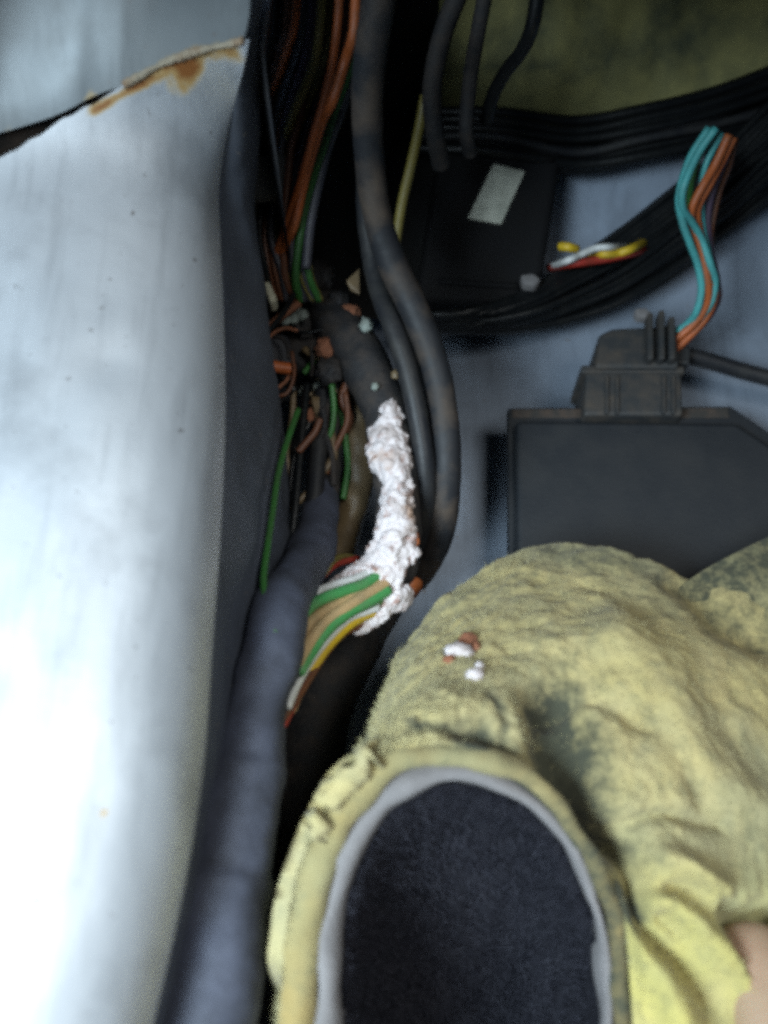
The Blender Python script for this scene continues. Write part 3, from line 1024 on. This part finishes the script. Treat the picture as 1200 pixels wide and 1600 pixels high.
sil = [(423, 1860, .082), (441, 1480, .086), (472, 1340, .090), (528, 1222, .090), (575, 1130, .086), (640, 1000, .078), (720, 915, .068), (850, 848, .060), (1010, 872, .066), (1240, 960, .060), (1380, 1250, .060), (1380, 1860, .060)]
NU, NV = 230, 120
A = {k: cr(v, NU) for k, v in (('rim', rim), ('inn', inn), ('pil', pil), ('sil', sil))}
creases = [([(742, 1150), (800, 1190), (860, 1220), (930, 1290), (985, 1330)], 30, -.008), ([(870, 1100), (890, 1180), (920, 1270), (950, 1330)], 44, -.010),
           ([(985, 1330), (990, 1400), (1000, 1440), (1060, 1500), (1110, 1570)], 13, -.007), ([(950, 1290), (1040, 1272), (1120, 1290)], 12, -.003),
           ([(1000, 1395), (1060, 1390), (1110, 1398)], 10, -.003), ([(1040, 1430), (1090, 1470), (1140, 1540)], 10, -.004),
           ([(1000, 1330), (1060, 1360), (1115, 1392)], 22, .006), ([(1020, 1400), (1080, 1440), (1150, 1545)], 16, .006), ([(985, 1450), (1030, 1520), (1080, 1640)], 26, .005),
           ([(960, 1010), (1030, 1100), (1100, 1200), (1190, 1270)], 40, .0035), ([(860, 1090), (930, 1080), (1010, 1140)], 16, -.002),
           ([(1010, 1120), (1070, 1190), (1100, 1260)], 14, -.0018), ([(760, 1080), (790, 1120), (800, 1180)], 9, -.0012), ([(660, 1120), (720, 1145), (780, 1170)], 9, -.0014),
           ([(560, 1150), (640, 1130), (720, 1150)], 7, -.001), ([(1080, 905), (1120, 960), (1200, 990)], 30, -.006), ([(880, 1010), (960, 1000), (1040, 1030)], 50, .003)]
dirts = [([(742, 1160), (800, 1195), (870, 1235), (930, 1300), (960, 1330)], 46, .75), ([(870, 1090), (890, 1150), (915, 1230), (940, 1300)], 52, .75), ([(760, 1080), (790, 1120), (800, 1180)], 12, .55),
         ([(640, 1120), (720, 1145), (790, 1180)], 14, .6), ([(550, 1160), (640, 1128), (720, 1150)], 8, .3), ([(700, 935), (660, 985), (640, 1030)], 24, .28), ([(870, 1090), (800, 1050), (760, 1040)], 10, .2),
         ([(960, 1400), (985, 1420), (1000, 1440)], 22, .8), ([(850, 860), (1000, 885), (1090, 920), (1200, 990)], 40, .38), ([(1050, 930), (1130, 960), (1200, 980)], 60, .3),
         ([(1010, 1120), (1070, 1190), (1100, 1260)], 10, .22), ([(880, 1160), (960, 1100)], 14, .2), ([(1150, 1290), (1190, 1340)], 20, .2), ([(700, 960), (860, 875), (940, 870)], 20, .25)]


def loft_point(u, v):
    a, b = A['rim'][u], A['sil'][u]
    s = v
    x = a[0] + (b[0] - a[0]) * s
    y = a[1] + (b[1] - a[1]) * s
    z = a[2] + (b[2] - a[2]) * s ** 1.25 + 0.010 * math.sin(math.pi * s) * min(1, u / NU * 2.5)
    return P(x, y, z)


tear = [(1112, 1404), (1135, 1398), (1165, 1406), (1195, 1404), (1235, 1420), (1290, 1720), (1176, 1720), (1166, 1600), (1164, 1556), (1152, 1520), (1136, 1490), (1124, 1455), (1114, 1430)]
G = [[loft_point(u, v / (NV - 1)) for u in range(NU)] for v in range(NV)]
D = [[0] * NU for _ in range(NV)]
out = [[None] * NU for _ in range(NV)]
for v in range(NV):
    for u in range(NU):
        p = G[v][u]
        n = (G[v][min(u + 1, NU - 1)] - G[v][max(u - 1, 0)]).cross(G[min(v + 1, NV - 1)][u] - G[max(v - 1, 0)][u])
        n = n.normalized() if n.length > 1e-12 else Vector((0, 0, 1))
        if n.z < 0:
            n = -n
        x, y = pix(p)
        e = min(1, v / 6) * min(1, max(0.06, (u - 40) / 50))
        wx, wy = x + 14 * noise.noise(p * 70), y + 14 * noise.noise(p * 70 + Vector((4, 4, 4)))
        d = 0
        for poly, wd, am in creases:
            dd = dseg(wx, wy, poly)
            if dd < wd * 3:
                d += am * math.exp(-(dd / wd) ** 2)
        d += 0.0026 * fbm(p, 3, 34) + 0.0017 * fbm(p + Vector((3, 0, 0)), 4, 130) + 0.0006 * noise.noise(p * 600)
        if 1090 < x < 1310 and y > 1380 and inside(wx, wy, tear):
            d -= .0075 * min(1, dseg(wx, wy, tear + tear[:1]) / 9)
        out[v][u] = p + n * d * e
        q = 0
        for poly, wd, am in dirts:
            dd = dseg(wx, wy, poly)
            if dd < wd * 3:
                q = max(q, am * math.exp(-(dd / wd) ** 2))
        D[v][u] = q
V, DI, idx = [], [], {}
rows = []
for v in range(NV):
    rows.append([])
    for u in range(NU):
        rows[-1].append(len(V))
        V.append(out[v][u])
        DI.append(D[v][u])
for k in range(1, 6):          # the far side drops to the floor
    rows.append([])
    for u in range(NU):
        p = out[NV - 1][u]
        c = Vector((0.06, -0.03, 0))
        f = k / 5
        o_ = Vector((p.x, p.y, 0)) - c
        q = Vector((p.x, p.y, p.z * (1 - f) + .001)) - o_.normalized() * 0.004 * f
        rows[-1].append(len(V))
        V.append(q)
        DI.append(D[NV - 1][u])
F, FT = [], []
for v in range(len(rows) - 1):
    for u in range(NU - 1):
        f = (rows[v][u], rows[v][u + 1], rows[v + 1][u + 1], rows[v + 1][u])
        F.append(f)
CL = []
for p in V:
    x, y = pix(p)
    CL.append(max(0, min(1, (y - 1330 + .35 * (x - 980) * 0) / 120)) * max(0, min(1, (x - 900) / 60)) * max(0, min(1, .8 + 2 * fbm(p, 3, 60))))
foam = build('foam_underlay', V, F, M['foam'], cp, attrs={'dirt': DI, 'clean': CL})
sd = foam.modifiers.new('thick', 'SOLIDIFY')
sd.thickness = 0.0035
sd.offset = 1 if False else -1
def strip(name, rws, mat, lab=None, amp=.0005, fr=180, dirt=None):
    V, F = [], []
    for r_ in rws:
        for p in r_:
            V.append(Vector(p) + Vector((noise.noise(Vector(p) * fr), noise.noise(Vector(p) * fr + Vector((3, 3, 3))), noise.noise(Vector(p) * fr + Vector((7, 0, 0))))) * amp)
    n = len(rws[0])
    for j in range(len(rws) - 1):
        for i in range(n - 1):
            a = j * n + i
            F.append((a, a + 1, a + n + 1, a + n))
    return build(name, V, F, mat, cp, label=lab, attrs={'dirt': [dirt(k % n / n) for k in range(len(V))]} if dirt else None)


rimP = [out[0][u] for u in range(NU)]
innP = [P(*t) for t in A['inn']]
pilP = [P(*t) for t in A['pil']]
dn = Vector((0, 0.004, -0.006))
mid = [a.lerp(b, .5) + Vector((0, -.0008, .0008)) for a, b in zip(rimP, innP)]
strip('foam_edge', [[p + dn * .3 for p in rimP], [p + Vector((0, -.0003, .0004)) for p in rimP], mid, [p + Vector((0, 0, -.0003)) for p in innP], [p + dn for p in innP]], M['foamcut'], 'cut edge of the yellow foam', amp=.0016, fr=120, dirt=lambda u: max(0, min(.5, (u - .52) * 2.2)))
mid2 = [a.lerp(b, .5) + Vector((0, -.0010, .0012)) for a, b in zip(innP, pilP)]
strip('grey_backing', [[p + dn for p in innP], innP, mid2, pilP, [p + dn for p in pilP]], M['backing'], 'pale grey backing layer of the carpet', amp=.0013, fr=110)
# pile side: a hollow that runs into the fold
rws = []
for k in range(40):
    t = k / 39
    row = []
    for (x, y, z) in A['pil']:
        f = 1 - .96 * t
        cx, cy = 745, 1780
        row.append(P(cx + (x - cx) * f, cy + (y - cy) * f, (z - .0012) - .092 * math.sin(t * math.pi / 2) ** 0.9))
    rws.append(row)
strip('carpet_pile', rws, M['pile'], 'black carpet pile inside the fold', amp=.0016, fr=240)


def fibres(name, src, count, length, width, mat, seed, parent, jitter=1.0, bias=None):
    rg = random.Random(seed)
    V, F = [], []
    for _ in range(count):
        p, n = src(rg)
        t = Vector((rg.gauss(0, 1), rg.gauss(0, 1), rg.gauss(0, 1))).normalized()
        d = (n + t * jitter).normalized()
        s = d.cross(Vector((rg.gauss(0, 1), rg.gauss(0, 1), rg.gauss(0, 1)))).normalized() * width
        L = length * rg.uniform(.4, 1.3)
        b = t * L * .4
        i = len(V)
        V += [p - s, p + s, p + d * L * .55 + b * .4 + s * .7, p + d * L * .55 + b * .4 - s * .7, p + d * L + b]
        F += [(i, i + 1, i + 2, i + 3), (i + 3, i + 2, i + 4)]
    o = build(name, V, F, mat, parent)
    o['kind'] = 'stuff'
    return o


def src_pile(rg):
    j = int(38 * rg.random() ** 2.2)
    i = rg.randrange(NU - 1)
    p = rws[j][i].lerp(rws[j + 1][i + 1], rg.random())
    n = (rws[j][i + 1] - rws[j][i]).cross(rws[j + 1][i] - rws[j][i])
    n = n.normalized() if n.length > 1e-12 else Vector((0, 0, 1))
    if n.z < 0:
        n = -n
    return p, n


fibres('pile_fibres', src_pile, 26000, .0022, .00011, M['fibre'], 5, cp)


def src_foam(rg):
    v = rg.randrange(2, NV - 1)
    if rg.random() < .3:
        v = rg.randrange(NV - 12, NV - 1)
    u = rg.randrange(0, NU - 1)
    while D[v][u] > .22 and rg.random() < .9:
        u, v = rg.randrange(0, NU - 1), rg.randrange(2, NV - 1)
    p = out[v][u].lerp(out[v - 1][u + 1], rg.random())
    n = (out[v][u + 1] - out[v][u]).cross(out[v][u] - out[v - 1][u])
    n = n.normalized() if n.length > 1e-12 else Vector((0, 0, 1))
    if n.z < 0:
        n = -n
    return p, n


fibres('foam_fibres', src_foam, 26000, .0012, .00006, M['foamfibre'], 6, cp, jitter=2.6)

# a second fold of foam against the control unit
V, F, DI = [], [], []
for j in range(50):
    for i in range(70):
        t, s = j / 49, i / 69
        x = 1040 + 330 * s
        ytop = 940 - 150 * (s * 1.25) ** .7 if s > 0 else 940
        y = ytop + (1060 - ytop) * t
        z = .062 + .012 * math.sin(min(1, t * 1.2) * math.pi * .6) - .02 * t
        p = P(x, y, z)
        if j == 0:
            p = Vector((p.x, p.y, .032))
        p += Vector((0, -.3, .9)) * (.004 * fbm(p, 3, 50) + .0016 * fbm(p, 3, 200))
        V.append(p)
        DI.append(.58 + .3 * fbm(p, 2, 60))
for j in range(49):
    for i in range(69):
        a = j * 70 + i
        F.append((a, a + 1, a + 71, a + 70))
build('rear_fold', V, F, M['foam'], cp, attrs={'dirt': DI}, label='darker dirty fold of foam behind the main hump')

# crumbs of corrosion lying on the foam


def foam_at(px_, py_):
    best, bp = 1e9, None
    for v in range(0, NV, 2):
        for u in range(0, NU, 2):
            x, y = pix(out[v][u])
            d = (x - px_) ** 2 + (y - py_) ** 2
            if d < best:
                best, bp = d, out[v][u]
    return bp


for i, (x, y, r, m_, sq, lab) in enumerate(((718, 1018, .0028, 'crust', (1.2, .8, .5), 'larger white corrosion crumb lying on the yellow foam'),
                                         (738, 1053, .0019, 'crust', (1.1, .8, .5), 'smaller white corrosion crumb lying on the yellow foam'),
                                         (736, 1001, .0024, 'rustlump', (1, .9, .5), 'brown rust crumb touching the larger white crumb on the foam'),
                                         (705, 1030, .0012, 'rustlump', (1.2, .9, .5), 'tiny brown rust crumb below the larger white crumb'),
                                         (748, 1015, .0013, 'rustlump', (.8, 1.3, .5), 'tiny rust crumb beside the brown rust crumb on the foam'),
                                         (752, 1040, .0011, 'crust', (1, 1, .5), 'tiny white crumb beside the smaller white crumb'))):
    p = foam_at(x, y)
    tag(lump('corrosion_crumb', p + Vector((0, 0, r * .25)), r, M[m_], None, seed=i + 3, sq=sq, amp=.9, freq=2.2), lab, 'crumb')


# ------------------------------------------------------------------ fingers gripping the foam at the edge of the picture
def skin_mat():
    m, nt, bs = nodes('skin')
    n1 = ntex(nt, 60, 4)
    c = mixcol(nt, ramp(nt, n1, 0.4, 0.65), (0.34, 0.235, 0.155), (0.30, 0.18, 0.12))
    nt.links.new(c, bs.inputs['Base Color'])
    bs.inputs['Roughness'].default_value = 0.55
    bs.inputs['Subsurface Weight'].default_value = 0.15
    bs.inputs['Subsurface Radius'].default_value = (0.004, 0.0015, 0.001)
    bump(nt, bs, ntex(nt, 900, 3), 0.25, 0.0004)
    return m


M['skin'] = skin_mat()


def hand():
    z = .083
    # wrist, palm, then each finger from knuckle to tip
    pts = [(P(1560, 2260, .105), .024), (P(1500, 2080, .105), .026), (P(1440, 1930, .104), .024)]
    edges = [(0, 1), (1, 2)]

    def chain(root, lst):
        prev = root
        for (x, y, zz, r) in lst:
            pts.append((P(x, y, zz), r))
            edges.append((prev, len(pts) - 1))
            prev = len(pts) - 1
    chain(2, [(1330, 1850, .104, .0105), (1262, 1720, .098, .0090), (1206, 1600, .0925, .0096), (1172, 1505, .0890, .0090), (1156, 1442, .0855, .0076)])
    chain(2, [(1400, 1790, .110, .0110), (1350, 1660, .108, .0092), (1296, 1530, .096, .0082), (1268, 1450, .086, .0074), (1256, 1400, .080, .0062)])
    chain(2, [(1480, 1780, .108, .0105), (1450, 1660, .106, .0090), (1400, 1540, .094, .0080), (1376, 1470, .086, .0072), (1366, 1425, .080, .0060)])
    chain(2, [(1550, 1810, .104, .0095), (1540, 1710, .102, .0078), (1500, 1610, .092, .0070), (1478, 1550, .084, .0062), (1468, 1515, .080, .0052)])
    chain(1, [(1380, 2060, .092, .0125), (1300, 1990, .082, .0105), (1230, 1900, .074, .0090), (1190, 1830, .070, .0075)])
    me = bpy.data.meshes.new('hand')
    me.from_pydata([tuple(p) for p, r in pts], edges, [])
    o = bpy.data.objects.new('hand', me)
    COL.objects.link(o)
    o.modifiers.new('skin', 'SKIN')
    for i, (p, r) in enumerate(pts):
        me.skin_vertices[0].data[i].radius = (r, r)
    me.skin_vertices[0].data[0].use_root = True
    sb = o.modifiers.new('sub', 'SUBSURF')
    sb.levels = sb.render_levels = 3
    dg = bpy.context.evaluated_depsgraph_get()
    ev = o.evaluated_get(dg).to_mesh()
    V = [v.co.copy() for v in ev.vertices]
    F = [tuple(p.vertices) for p in ev.polygons]
    bpy.data.objects.remove(o)
    # knuckle creases on the fingers
    for v in V:
        v += Vector((0, 0, .0004)) * noise.noise(v * 160)
    return tag(build('hand', V, F, M['skin']), 'bare fingertips gripping the crumpled yellow foam', 'hand')


hand()
